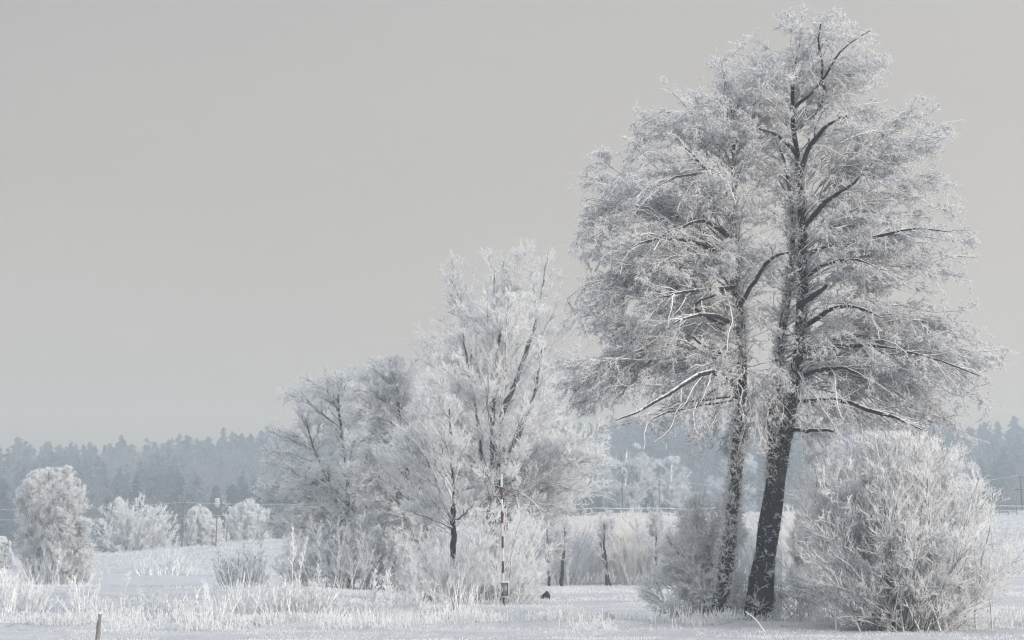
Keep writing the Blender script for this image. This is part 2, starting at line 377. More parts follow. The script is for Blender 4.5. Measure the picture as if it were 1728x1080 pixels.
    P3, R3 = grow(rng, P2, R2, l3, .1, 1.0, L3, ang[1], up[1], droop[1], 5, .65, .022, r4, wig, flat, env, gap, gthr, .6)
    P4, R4 = grow(rng, P3, R3, l4, .05, 1.0, L4, ang[2], up[2], droop[2], 4, .9, r4 * 1.25, r4, wig * 1.5, 1.0 if flat > .5 else .7, env, gap, gthr, .45, byl=True)
    if clear:
        def thin(P, R):
            m_ = P[:, 1]; keep = np.ones(len(P), bool)
            for q, r in zip(S, SR):
                xs_ = np.interp(m_[:, 2], q[:, 2], q[:, 0]); rr_ = np.interp(m_[:, 2], q[:, 2], r)
                inr = (m_[:, 2] > q[0, 2]) & (m_[:, 2] < q[0, 2] + (q[-1, 2] - q[0, 2]) * .9)
                keep &= ~((np.abs(m_[:, 0] - xs_) < rr_ + .06) & (m_[:, 1] < Y) & inr & (rng.random(len(P)) < clear))
            for q in Lm[nl_mesh - len(traced):nl_mesh]:
                for k in range(7):
                    a_, b_ = q[k], q[k + 1]; t = np.clip(((m_ - a_)[:, [0, 2]] @ (b_ - a_)[[0, 2]]) / max(1e-6, ((b_ - a_)[[0, 2]] ** 2).sum()), 0, 1)
                    c_ = a_ + t[:, None] * (b_ - a_); d_ = np.hypot(m_[:, 0] - c_[:, 0], m_[:, 2] - c_[:, 2])
                    keep &= ~((d_ < .09) & (m_[:, 1] < c_[:, 1] + .1) & (rng.random(len(P)) < clear))
            return P[keep], R[keep]
        P4, R4 = thin(P4, R4); P3, R3 = thin(P3, R3); P2, R2 = thin(P2, R2)
    root = empty(name, loc, label, cat, group)
    crown = MB(); crown.tubes(P4, R4, twig_sides).tubes(P3, R3, 3)
    if S and epi:
        crown.tubes(Pe, Re, 3)
        P5, R5 = grow(rng, Pe, Re, epi * 4, .1, 1, .24, .9, .15, .2, 3, .9, .012, .0105, .3, 1.0); crown.tubes(P5, R5, 3)
    lm = MB(); fm = MB(); nd = nl_mesh - len(traced) if l2dark else nl_mesh; (fm if l2dark else lm).tubes(Lm[:nd], LR[:nd], 6); lm.tubes(Lm[nd:nl_mesh], LR[nd:nl_mesh], 8); 
    l2m = MB() 
    if S:
        tm = MB()
        for q, r in zip(S, SR):
            r = r.copy(); r[-1] *= .3; tm.tubes(q, r, 12)
        tm.build('trunk', bark, root, loc); 
        if l2dark:
            dk = R2[:, 0] > l2dark; fm.tubes(P2[dk], R2[dk], 5); fm.build('frosted_branches', BARK_F, root, loc); crown.tubes(P2[~dk], R2[~dk], 4)
        else: lm.tubes(P2, R2, 5)
        lm.build('branches', limbm, root, loc)
    else:
        lm.tubes(P2, R2, 4); lm.build('stems', limbm, root, loc)
    crown.build('crown' if S else 'frosted_twigs', frost, root, loc)
    return root

# ------------------------------------------------------------------ ground
def sheet(name, xs, ys, mat, zf=H):
    X, Yy = np.meshgrid(xs, ys); Z = zf(X, Yy); v = np.stack([X, Yy, Z], -1).reshape(-1, 3)
    nx, ny = len(xs), len(ys); i = np.arange(nx * ny).reshape(ny, nx)
    q = np.stack([i[:-1, :-1], i[:-1, 1:], i[1:, 1:], i[1:, :-1]], -1).reshape(-1, 4)
    m = MB(); m.raw(v, q); return m.build(name, mat)
def snow_mat():
    m, nt, b = newmat('snow'); tc = nt.nodes.new('ShaderNodeTexCoord')
    def noise(sc, det, sy=1.0):
        mp = nt.nodes.new('ShaderNodeMapping'); mp.inputs['Scale'].default_value = (1, sy, 1); nt.links.new(tc.outputs['Object'], mp.inputs[0])
        n = nt.nodes.new('ShaderNodeTexNoise'); n.inputs['Scale'].default_value = sc; n.inputs['Detail'].default_value = det; n.inputs['Roughness'].default_value = .65
        nt.links.new(mp.outputs[0], n.inputs['Vector']); return n.outputs[0]
    big = noise(.25, 5); mid = noise(2.2, 6, .6); fine = noise(14, 4)
    r = nt.nodes.new('ShaderNodeValToRGB'); nt.links.new(big, r.inputs[0])
    r.color_ramp.elements[0].position = .3; r.color_ramp.elements[0].color = (.35, .362, .40, 1)
    r.color_ramp.elements[1].position = .65; r.color_ramp.elements[1].color = (.47, .478, .50, 1)
    r2 = nt.nodes.new('ShaderNodeValToRGB'); nt.links.new(mid, r2.inputs[0])      # stubble and dead grass poking through
    r2.color_ramp.elements[0].position = .30; r2.color_ramp.elements[0].color = (1, 1, 1, 1)
    r2.color_ramp.elements[1].position = .42; r2.color_ramp.elements[1].color = (0, 0, 0, 1)
    mx = nt.nodes.new('ShaderNodeMixRGB'); nt.links.new(r2.outputs[0], mx.inputs[0]); nt.links.new(r.outputs[0], mx.inputs[1]); mx.inputs[2].default_value = (.27, .27, .28, 1)
    nt.links.new(mx.outputs[0], b.inputs['Base Color'])
    b1 = nt.nodes.new('ShaderNodeBump'); b1.inputs['Strength'].default_value = .9; b1.inputs['Distance'].default_value = .2; nt.links.new(mid, b1.inputs['Height'])
    b2 = nt.nodes.new('ShaderNodeBump'); b2.inputs['Strength'].default_value = .7; b2.inputs['Distance'].default_value = .03; nt.links.new(fine, b2.inputs['Height']); nt.links.new(b1.outputs[0], b2.inputs['Normal'])
    nt.links.new(b2.outputs[0], b.inputs['Normal']); b.inputs['Roughness'].default_value = .8
    return m
SNOW = snow_mat()
xs = np.unique(np.concatenate([np.linspace(-420, -60, 60), np.linspace(-60, 60, 481), np.linspace(60, 420, 60)]))
ys = np.unique(np.concatenate([np.linspace(-60, 50, 23), np.linspace(50, 110, 281), np.linspace(110, 280, 160), np.linspace(280, 905, 60)]))
tag(sheet('snowy_ground', xs, ys, SNOW), 'snow covered meadow rising to an embankment and a wooded hill', 'ground', kind='structure')

# ------------------------------------------------------------------ far forest
def conifer_mesh(rng, h=18, r=3.2, n=150, col=False):
    m = MB(); z = h * (.12 + .88 * rng.random(n) ** 1.25); a = rng.uniform(0, 6.28, n)
    rr = r * (1 - z / h) ** .45 * (.7 + .3 * np.sin(z * 2.1 + a)) + .35
    c = np.stack([np.cos(a) * rr * .55, np.sin(a) * rr * .55, z], -1); o = np.stack([np.cos(a), np.sin(a), -.25 + 0 * a], -1)
    t = np.stack([-np.sin(a), np.cos(a), 0 * a], -1); L = (rr * .55)[:, None] + .25
    ww = (.35 + rr * .28)[:, None]
    v = np.stack([c - o * L - t * ww * .5 + [0, 0, .5], c - t * ww * 1.0, c + o * L, c + t * ww * 1.0], 1).reshape(-1, 3)
    return v, np.arange(n * 4).reshape(n, 4)
def decid(rng, h=15, r=4, n=170):
    a = norm(rng.normal(size=(n, 3))) * (rng.random((n, 1)) ** .4); c = a * [r, r, h * .42] + [0, 0, h * .58]
    c += norm(rng.normal(size=(n, 3))) * .3
    d = norm(a * [1, 1, .8] + [0, 0, .6] + rng.normal(size=(n, 3)) * .35); s = norm(np.cross(d, rng.normal(size=(n, 3)))); L = rng.uniform(.5, 1.1, (n, 1)); ww = rng.uniform(.10, .30, (n, 1))
    v = np.stack([c - d * L, c - s * ww, c + d * L, c + s * ww], 1).reshape(-1, 3); return v, np.arange(n * 4).reshape(n, 4)
rng = np.random.default_rng(77)
fc, fd = MB(), MB()
for i in range(2600):
    Y = 440 + 400 * rng.random() ** .9; px = rng.uniform(-260, 2000); x = (px - 864) / F * Y; z = Hs(x, Y)
    s = rng.uniform(.7, 1.1) if Y < 740 else rng.uniform(.9, 1.08)
    patch = math.sin(px * .011 + Y * .02) + math.sin(px * .031 - Y * .013 + 1) + rng.normal() * .6
    a = rng.uniform(0, 6.28); Rm = np.array([[math.cos(a), math.sin(a), 0], [-math.sin(a), math.cos(a), 0], [0, 0, 1]])
    if patch > -.1 or Y > 760: v, q = conifer_mesh(rng, rng.uniform(13, 18), rng.uniform(3.2, 5.2), 90); fc.raw(v @ Rm * s + [x, Y, z - .3], q)
    else: v, q = decid(rng, 15, 4, 130); fd.raw(v @ Rm * s + [x, Y, z - .3], q)
fo = fc.build('forest', CON, smooth=False); tag(fo, 'hazy dark conifer forest covering the far hill', 'forest', kind='stuff')
tag(fd.build('bare_woodland', DEC, smooth=False), 'pale frosted broadleaf woodland on the hazy hill', 'woodland', kind='stuff')
protos = []
for k in range(5):
    v, q = conifer_mesh(np.random.default_rng(k), [20, 17, 22, 19, 16][k], [5.2, 6.0, 5.0, 4.4, 6.4][k], 240); m = MB(); m.raw(v, q)
    t = MB(); t.tubes([(0, 0, -.5), (0, 0, 5), (0, 0, 14)], [.25, .18, .05], 6)
    protos.append((m.build('crown', CON, mesh_only=True, smooth=False), t.build('trunk', BARK_F, mesh_only=True)))
def far_tree(px, top_py, Y, k, label, group):
    p = base(px, Y); h = W(px, top_py, Y)[2] - p[2]; s = h / [20, 17, 22, 19, 16][k]
    o = empty('conifer', p, label, 'conifer', group); o.rotation_euler[2] = px * 1.7; o.scale = (max(.8, min(s, 1.5)),) * 2 + (s,)
    for me, nm in zip(protos[k], ('crown', 'trunk')):
        c = bpy.data.objects.new(nm, me); SC.collection.objects.link(c); c.parent = o
# tree tops that stand out against the sky
sk = [(-8, 748), (30, 738), (52, 750), (78, 746), (101, 752), (128, 751), (152, 750), (186, 748), (205, 735), (222, 750), (246, 751), (262, 747), (285, 742), (303, 733), (318, 737), (335, 745),
      (352, 738), (377, 722), (392, 729), (408, 733), (425, 735), (441, 728), (452, 718), (470, 724), (1012, 712), (1034, 706), (1060, 700), (1086, 706), (1110, 700), (1141, 708), (1170, 702), (1400, 704), (1430, 700), (1461, 706),
      (1500, 700), (1531, 708), (1570, 712), (1610, 716), (1640, 722), (1662, 714), (1684, 712), (1712, 703), (1736, 708)]
rng = np.random.default_rng(5)
for i, (px, py) in enumerate(sk):
    far_tree(px, py, rng.uniform(800, 845), i % 5, 'hazy conifer top on the skyline of the far wooded hill', 'conifers along the far skyline')

# ------------------------------------------------------------------ the pair of tall alders
ALD = [(8, 1330, 1405), (30, 1272, 1470), (60, 1235, 1502), (100, 1170, 1515), (130, 1120, 1532), (180, 1052, 1600), (210, 1048, 1618), (260, 1005, 1602),
       (300, 975, 1602), (340, 982, 1628), (400, 968, 1662), (450, 958, 1642), (500, 956, 1640), (550, 945, 1648), (600, 934, 1698), (650, 936, 1698), (700, 950, 1694), (730, 990, 1685), (752, 1090, 1660), (770, 1170, 1580)]
YA = 66.5
trA = [([(1238, 430, 9), (1187, 405, 8), (1128, 398, 7), (1080, 402, 5), (1058, 420, 4), (1002, 461, 2)], -3.4),
       ([(1226, 396, 9), (1200, 374, 8), (1183, 365, 6), (1135, 389, 4), (1090, 410, 2)], -1.7),
       ([(1240, 492, 9), (1208, 487, 8), (1150, 492, 7), (1113, 498, 5), (1058, 513, 4), (1020, 535, 2)], -4.2),
       ([(1247, 560, 11), (1236, 538, 10), (1213, 528, 9), (1172, 526, 8), (1135, 543, 8), (1113, 561, 7), (1083, 587, 5), (1043, 609, 4), (995, 631, 2)], -5.1),
       ([(1135, 543, 6), (1160, 520, 5), (1185, 505, 4), (1213, 495, 4)], -2.5),
       ([(1252, 672, 11), (1225, 640, 9), (1205, 618, 9), (1193, 615, 9), (1158, 650, 8), (1132, 661, 6), (1102, 683, 5), (1039, 709, 2)], -4.2, 1),
       ([(1250, 500, 8), (1262, 492, 7), (1280, 461, 7), (1298, 433, 6), (1320, 426, 5), (1340, 425, 3)], -1.7),
       ([(1240, 330, 7), (1200, 300, 6), (1167, 250, 4), (1102, 237, 2)], -3.4),
       ([(1242, 290, 6), (1205, 296, 5), (1130, 290, 4), (1110, 320, 3), (1050, 330, 2)], -3.4),
       ([(1254, 610, 7), (1225, 600, 6), (1190, 585, 4), (1150, 555, 3)], 1.5),
       ([(1150, 655, 4), (1137, 672, 4), (1141, 709, 3), (1130, 731, 2), (1102, 748, 1.5)], -4.1, 1),
       ([(1110, 680, 4), (1095, 700, 3), (1090, 735, 2), (1086, 760, 1.5)], -4.1, 1),
       ([(1158, 650, 4), (1165, 680, 3.5), (1172, 705, 2.5), (1178, 735, 1.5)], -3.7, 1)]
trB = [([(1355, 530, 12), (1355, 517, 11), (1374, 494, 11), (1411, 472, 10), (1442, 455, 6)], -4.2),
       ([(1360, 545, 9), (1396, 518, 9), (1430, 511, 8), (1463, 517, 7), (1504, 546, 6), (1537, 561, 4), (1566, 587, 2)], -4.2),
       ([(1350, 620, 11), (1365, 600, 9), (1381, 587, 9), (1411, 580, 8), (1455, 583, 7), (1507, 588, 5), (1559, 600, 4), (1615, 610, 3), (1670, 640, 2)], -2.5),
       ([(1347, 635, 9), (1389, 617, 9), (1426, 615, 8), (1459, 633, 7), (1496, 656, 6), (1530, 680, 4), (1575, 700, 2)], -5.1),
       ([(1342, 672, 9), (1392, 667, 8), (1448, 680, 8), (1485, 700, 7), (1522, 709, 7), (1560, 722, 4), (1600, 745, 2)], -3.4),
       ([(1334, 733, 7), (1350, 728, 7), (1376, 724, 6), (1407, 728, 5)], -1.7),
       ([(1357, 440, 8), (1375, 424, 8), (1411, 411, 8), (1459, 407, 7), (1492, 396, 6), (1540, 380, 4), (1600, 388, 3), (1650, 400, 2)], -2.5),
       ([(1357, 455, 6), (1385, 433, 6), (1459, 435, 5), (1496, 450, 5), (1522, 483, 4), (1596, 513, 3), (1618, 540, 1.5)], -5.1),
       ([(1350, 300, 9), (1362, 250, 8), (1380, 217, 8), (1410, 197, 8), (1445, 191, 7), (1475, 189, 5), (1510, 196, 3)], -4.2),
       ([(1356, 385, 9), (1380, 350, 8), (1401, 332, 8), (1440, 310, 8), (1469, 295, 7), (1471, 269, 5), (1497, 252, 5), (1558, 256, 2)], -4.2),
       ([(1340, 250, 8), (1330, 235, 7), (1310, 226, 7), (1270, 213, 5), (1220, 203, 3)], -3.4),
       ([(1334, 200, 7), (1340, 175, 6), (1375, 160, 5), (1395, 120, 4), (1420, 80, 3), (1480, 45, 1.5)], -1.7),
       ([(1380, 217, 6), (1395, 180, 6), (1392, 140, 5), (1380, 90, 4), (1385, 40, 2)], -1.7)]
envA = Env([(py, l, min(r, 1350)) for py, l, r in ALD if py > 50] , YA, .62, 1, .07)
envB = Env([(py, max(l, 1185 if py < 240 else 1232), r) for py, l, r in ALD], YA + .8, .62, 2, .07)
ald = dict(l2max=.026, limb_wig=.08, inflate=.03, clear=.85, l2dark=.018, tgt=(.6, 1.0), lift=(-.25, .75), arch=.2, n_limb=190, l2=3600, L2=.38, l3=19000, L3=.46, l4=130000, L4=.145, r4=.0120, flat=.55, up=(.0, .0, -.05), droop=(.6, .7, .6), ang=(.55, .65, .85),
           gap_f=3.0, gap_zs=1.8, gthr=-.22, frost=FROST_T, bark=BARK, limbm=BARK_L, wig=.3, low=8.0, limb_k=.0068, limb_min=.011, epi=3300)
stA = [[(1213, 1050, 30), (1225, 960, 26), (1238, 860, 23), (1245, 780, 21), (1252, 700, 21), (1254, 620, 20), (1250, 540, 19), (1245, 480, 17), (1240, 420, 15), (1239, 360, 13), (1240, 300, 9), (1246, 240, 6), (1240, 170, 4), (1225, 110, 2)]]
stB = [[(1278, 1050, 56), (1285, 990, 42), (1292, 930, 38), (1300, 860, 37), (1310, 810, 33), (1320, 770, 26), (1333, 690, 25), (1344, 620, 23), (1352, 560, 22), (1355, 500, 21), (1353, 430, 18), (1355, 360, 14), (1350, 320, 12), (1340, 240, 9), (1331, 180, 7), (1337, 120, 5), (1348, 60, 3), (1352, 25, 2)],
       [(1306, 830, 24), (1302, 770, 19), (1305, 700, 18), (1310, 640, 17), (1320, 560, 15), (1334, 480, 12), (1340, 400, 9), (1338, 330, 6), (1322, 260, 4), (1300, 200, 3)]]
plant('alder_tree', 'tall frosted alder with a single slender trunk and the left half of the crown pair', 'tree', YA, envA, stA, trA, seed=3, **ald)
ald.update(n_limb=230, l2=4300, l3=22000, l4=155000)
plant('alder_tree', 'tallest frosted alder with a thick dark leaning trunk that forks in two', 'tree', YA + .8, envB, stB, trB, seed=4, **ald)

# ------------------------------------------------------------------ shrubs round the alders
plant('willow_shrub', 'largest frosted bush, round and twiggy, right of the tall alders', 'bush', 63,
      Env([(728, 1440, 1570), (750, 1400, 1612), (800, 1372, 1668), (850, 1358, 1712), (900, 1350, 1735), (960, 1340, 1738), (1010, 1335, 1715), (1045, 1360, 1680), (1062, 1400, 1640)], 63, .8, 9, .32),
      n_limb=240, clip=1.2, rootk=.25, tgt=(.45, 1.12), arch=.12, limb_k=.006, limb_min=.014, l2=1700, L2=.35, l3=8000, L3=.75, l4=46000, L4=.30, r4=.0115, up=(.25, .35, .35), droop=(0, 0, .05), flat=1, ang=(.6, .65, .7),
      gap_f=1.4, gap_zs=1, gthr=-.75, wig=.24, frost=FROST, limbm=BARK_F, seed=21, loc=base(1530, 63), spread0=.6)
plant('hazel_shrub', 'pale loose bush between the forked alder trunk and the largest bush', 'bush', 72,
      Env([(740, 1360, 1400), (780, 1345, 1430), (850, 1335, 1450), (930, 1325, 1450), (1000, 1315, 1440), (1040, 1320, 1420)], 72, .9, 10),
      n_limb=60, arch=.1, limb_k=.005, limb_min=.010, l2=500, L2=.3, l3=2800, L3=.55, l4=17000, L4=.3, r4=.009, up=(.3, .25, .2), droop=(0, 0, .1), flat=1, ang=(.5, .6, .7),
      gthr=-.6, frost=FROST, limbm=BARK_F, seed=22, rootk=.35, loc=base(1385, 72), spread0=.4)
plant('dogwood_shrub', 'low bluish bush with sweeping sideways branches left of the slender alder trunk', 'bush', 68.5,
      Env([(830, 1170, 1215), (860, 1150, 1240), (900, 1135, 1255), (940, 1110, 1265), (980, 1060, 1300), (1010, 1050, 1310), (1040, 1100, 1310), (1052, 1150, 1290)], 68.5, .7, 12),
      n_limb=110, arch=.16, limb_k=.006, limb_min=.010, l2=800, L2=.35, l3=4200, L3=.55, l4=22000, L4=.28, r4=.009, up=(.0, .0, .05), droop=(.1, .2, .2), flat=.8, ang=(.5, .6, .7),
      gthr=-.6, frost=FROST, limbm=BARK_F, seed=23, rootk=.35, loc=base(1215, 68.5), spread0=.7)
plant('bramble_shrub', 'low shaded tangle of frosted twigs at the foot of the forked alder', 'bush', 67.5,
      Env([(940, 1285, 1395), (1000, 1240, 1420), (1030, 1240, 1400), (1052, 1260, 1380)], 67.5, .8, 13),
      n_limb=60, arch=.2, limb_k=.006, limb_min=.008, l2=300, L2=.35, l3=1500, L3=.45, l4=7000, L4=.25, r4=.009, up=(.1, .1, .1), droop=(.1, .2, .2), flat=1,
      gthr=-.8, frost=FROST, limbm=BARK_F, seed=24, rootk=.35, loc=base(1320, 67.5), spread0=1.0)

# ------------------------------------------------------------------ middle group
plant('willow_tree', 'broad white frosted willow behind the red and white striped pole', 'tree', 103,
      Env([(490, 795, 905), (530, 755, 945), (600, 725, 975), (650, 705, 1000), (700, 690, 1030), (760, 680, 1052), (820, 680, 1058), (860, 690, 1040), (895, 720, 990)], 103, .85, 30, .12),
      stems=[[(832, 1000, 44), (832, 900, 36), (834, 840, 34), (836, 800, 18), (834, 740, 12), (832, 680, 8), (838, 610, 5), (845, 540, 4)],
             [(838, 835, 13), (845, 790, 10), (870, 745, 8), (890, 700, 6), (905, 650, 4), (915, 590, 3)],
             [(828, 835, 12), (812, 770, 7), (805, 700, 5), (790, 620, 3), (780, 560, 3)]],
      traced=[([(840, 830, 8), (860, 805, 6), (885, 800, 5), (905, 785, 3)], -1), ([(840, 850, 5), (870, 835, 4), (900, 840, 2)], -1)],
      n_limb=140, tipf=.55, bark=BARK_L, tgt=(.4, 1), lift=.6, arch=.08, limb_k=.007, limb_min=.014, l2=2200, L2=.3, l3=10000, L3=.65, l4=66000, L4=.28, r4=.0120, wig=.2, up=(.35, .3, .35), droop=(0, 0, .0), flat=1, ang=(.6, .6, .65),
      gap_f=1.0, gap_zs=1, gthr=-.45, frost=FROST, limbm=BARK_F, seed=31, inflate=.04, low=4.0, clear=.3, epi=500)
plant('poplar_tree', 'tall sparse frosted tree whose bare top rises above the broad willow', 'tree', 122,
      Env([(398, 795, 870), (418, 752, 965), (455, 725, 985), (500, 718, 985), (550, 715, 990), (600, 690, 990), (680, 690, 970), (760, 720, 960)], 122, .7, 33, .3),
      stems=[[(850, 995, 26), (848, 850, 20), (842, 700, 14), (835, 600, 8), (832, 520, 4), (835, 450, 1)],
             [(845, 700, 12), (880, 620, 9), (905, 540, 4), (918, 470, 2), (925, 430, .8)],
             [(842, 700, 11), (800, 620, 8), (785, 560, 4), (775, 500, 2), (760, 470, .8)]],
      n_limb=130, tipf=.6, limb_min=.008, tgt=(.5, 1), lift=.9, arch=.03, limb_k=.0045, l2=1500, L2=.28, l3=6500, L3=.7, l4=26000, L4=.36, r4=.0100, inflate=.08, up=(.4, .3, .25), droop=(0, .1, .1), flat=1, ang=(.55, .6, .7),
      gap_f=.9, gap_zs=1, gthr=-.6, frost=FROST_T, limbm=BARK_F, bark=BARK_L, seed=33, low=7.0)
plant('alder_tree', 'bluish shaded frosted tree with sideways drooping branches at the far left of the middle group', 'tree', 132,
      Env([(618, 540, 680), (634, 492, 705), (672, 462, 715), (730, 448, 700), (780, 428, 705), (830, 422, 705), (880, 440, 700), (930, 455, 690), (985, 480, 680)], 132, .75, 35, .12),
      stems=[[(590, 992, 9), (588, 900, 8), (587, 820, 6), (580, 740, 4), (572, 690, 3), (570, 650, 1)], [(588, 900, 5), (560, 830, 4), (530, 760, 3), (515, 710, 1)], [(588, 880, 5), (610, 800, 4), (630, 730, 3), (635, 680, 1)]],
      n_limb=150, tgt=(.5, 1), lift=.45, arch=.14, limb_k=.006, limb_min=.014, l2=2200, L2=.33, l3=10000, L3=.8, l4=58000, L4=.32, r4=.0135, up=(.15, .15, .1), droop=(.2, .3, .3), flat=.6, ang=(.7, .75, .8), wig=.22, inflate=.07,
      gap_f=1.6, gap_zs=1.6, gthr=-.75, frost=FROST, limbm=BARK_L, bark=BARK_L, seed=35, low=.3)
plant('alder_tree', 'grey frosted tree with a darker rounded top directly behind the small forked tree', 'tree', 126,
      Env([(602, 615, 725), (618, 590, 750), (670, 585, 765), (730, 580, 780), (800, 580, 790), (880, 590, 790), (940, 610, 780), (985, 620, 770)], 126, .75, 36, .12),
      stems=[[(700, 996, 9), (695, 900, 8), (690, 820, 7), (680, 740, 4), (672, 680, 3), (672, 640, 1)], [(693, 860, 5), (715, 780, 4), (730, 700, 2), (735, 660, 1)]],
      n_limb=140, tgt=(.5, 1), lift=.45, arch=.14, limb_k=.006, limb_min=.014, l2=2000, L2=.33, l3=9000, L3=.8, l4=60000, L4=.32, r4=.014, up=(.15, .15, .1), droop=(.2, .3, .3), flat=.7, ang=(.7, .75, .8), wig=.22, inflate=.05,
      gap_f=1.6, gap_zs=1.6, gthr=-.75, frost=FROST, limbm=BARK_L, bark=BARK_L, seed=36, low=.3)
plant('young_tree', 'small forked tree with a thin dark trunk and upswept branches left of the striped pole', 'tree', 82,
      Env([(655, 690, 760), (680, 655, 800), (720, 640, 815), (770, 625, 820), (820, 625, 830), (860, 650, 835), (890, 690, 820)], 82, .8, 38, .2),
      stems=[[(768, 1031, 12), (766, 960, 11), (765, 900, 10), (764, 860, 9), (763, 820, 6), (762, 770, 5), (760, 720, 3), (757, 680, 2)]],
      traced=[([(764, 872, 7), (745, 835, 6), (735, 800, 5), (720, 770, 4), (700, 745, 2)], -.8), ([(765, 872, 6), (785, 868, 5), (798, 852, 3)], -.5), ([(763, 895, 4), (730, 875, 3), (700, 865, 2)], -1),
              ([(764, 855, 6), (750, 815, 5), (742, 780, 4), (730, 735, 3), (722, 700, 2)], .8)],
      n_limb=42, lift=.85, arch=.05, limb_k=.007, limb_min=.015, l2=420, L2=.35, l3=2200, L3=.6, l4=11000, L4=.28, r4=.012, up=(.35, .4, .45), droop=(0, -.1, -.1), flat=1, ang=(.6, .6, .65),
      gap_f=1.4, gap_zs=1, gthr=-.4, frost=FROST, limbm=BARK_F, seed=38, low=3.0, clear=.6, epi=60)
thicket('willow_shrub', 'creamy frosted thicket around the foot of the striped pole and broad willow', 'bush', 97,
        [(680, 985), (705, 930), (725, 890), (760, 868), (800, 850), (840, 845), (862, 850), (878, 890), (890, 945), (902, 990)], 330, 1.6, 12, .6, 120, .26, .010, .30, FROST, BARK_F, 40, up=.25, a1=.9)
plant('hazel_shrub', 'bluish white fan-shaped bush in front of the small forked tree trunk', 'bush', 79.5,
      Env([(900, 735, 800), (940, 705, 830), (985, 695, 850), (1015, 700, 850), (1035, 720, 840)], 79.5, .6, 41, .15),
      n_limb=60, arch=.05, limb_k=.005, limb_min=.009, l2=260, L2=.3, l3=1100, L3=.4, l4=5000, L4=.2, r4=.010, up=(.4, .35, .3), droop=(0, 0, 0), flat=1, ang=(.45, .5, .6),
      gthr=-.3, frost=FROST, limbm=BARK_W, seed=41, rootk=.25, loc=base(775, 79.5), spread0=.7)

thicket('willow_shrub', 'wide grey frosted thicket along the foot of the bluish shaded tree', 'bush', 127,
        [(475, 960), (500, 915), (540, 880), (600, 865), (650, 880), (700, 900), (712, 960)], 260, 1.8, 12, .8, 110, .35, .012, .3, FROST_G, BARK_F, 45, up=.25, a1=.9)
# background thicket below the embankment, middle
for i, (l, r, top, Y, fr, lab) in enumerate([
        (885, 985, 878, 150, FROST_G, 'hazy pale thicket right of the creamy pole thicket, leftmost of the row behind the field'),
        (960, 1060, 872, 158, FROST_W, 'hazy pale thicket in the middle of the row behind the small field'),
        (1040, 1140, 868, 152, FROST_W, 'hazy creamy thicket behind the sweeping bush, below the guard rail'),
        (1120, 1215, 880, 148, FROST_G, 'hazy grey thicket partly behind the slender alder trunk'),
        (1205, 1345, 866, 156, FROST_G, 'hazy grey thicket seen between the two alder trunks'),
        (1330, 1460, 860, 150, FROST_W, 'hazy pale thicket seen between the forked alder and the largest bush')]):
    w_ = r - l; rg = np.random.default_rng(i); pr = [(l + w_ * t, top + 22 * (2 * t - 1) ** 4 + rg.uniform(-9, 9)) for t in np.linspace(0, 1, 9)]
    thicket('thicket', lab, 'bush', Y, pr, 230, 3.0, 11, .8, 110, .4, .012, .26, fr, BARK_F if i in (0, 3) else fr, 50 + i, hmin=.5)
for i, (px, top, wd, lean, lab) in enumerate([(927, 868, 5, -2, 'thin dark sapling trunk nearest the striped pole, before the hazy thicket'), (948, 880, 7, 2, 'thicker crooked dark trunk beside the thin sapling, before the hazy thicket'),
        (1025, 872, 6, -3, 'twin-stemmed sapling in the middle of the hazy row'), (1106, 870, 5, 1, 'slender straight sapling left of the sweeping bush')]):
    Y = 143; b0 = 930 + 2.4 / Y * F
    st = [[(px, b0, wd), (px + lean, b0 - 50, wd * .8), (px + lean * 2, (b0 + top) / 2, wd * .6), (px + lean * 2, top + 10, 2)]]
    if i == 2: st.append([(px + 6, b0, 4), (px - 8, b0 - 50, 3), (px - 14, top + 20, 2)])
    plant('sapling', lab, 'sapling', Y, Env([(top - 12, px - 12, px + 12), (top + 20, px - 26, px + 24), (top + 60, px - 20, px + 22), (b0 - 10, px - 8, px + 8)], Y, .9, 60 + i, .2), stems=st,
          n_limb=26, lift=.7, arch=.03, limb_k=.006, limb_min=.014, l2=90, L2=.3, l3=420, L3=.6, l4=1500, L4=.35, r4=.014, up=(.3, .3, .2), droop=(0, 0, .1), flat=1, frost=FROST_T, bark=BARK_L, limbm=BARK_F, seed=60 + i, low=1.2, group='saplings before the hazy thicket')

# ------------------------------------------------------------------ left side
plant('birch_tree', 'round frosted multi-stemmed tree at the left edge, left one of two joined crowns', 'tree', 138,
      Env([(788, 70, 100), (800, 45, 115), (830, 28, 125), (870, 22, 130), (910, 22, 140), (950, 30, 150), (975, 45, 155), (988, 60, 140)], 138, .8, 70, .2),
      stems=[[(62, 994, 8), (60, 940, 6), (58, 880, 5), (56, 830, 3)], [(68, 994, 6), (56, 930, 5), (47, 870, 4), (45, 830, 2)], [(82, 994, 6), (78, 930, 5), (76, 860, 4), (78, 810, 2)]],
      n_limb=90, lift=.9, arch=.05, limb_k=.006, l2=900, L2=.3, l3=5200, L3=.75, l4=36000, L4=.26, r4=.0135, up=(.35, .35, .3), droop=(0, 0, .1), flat=1, ang=(.5, .6, .65),
      gap_f=1.2, gap_zs=1, gthr=-1.2, wig=.24, frost=FROST, limbm=BARK_F, bark=BARK_F, inflate=.05, seed=70, low=1.0)
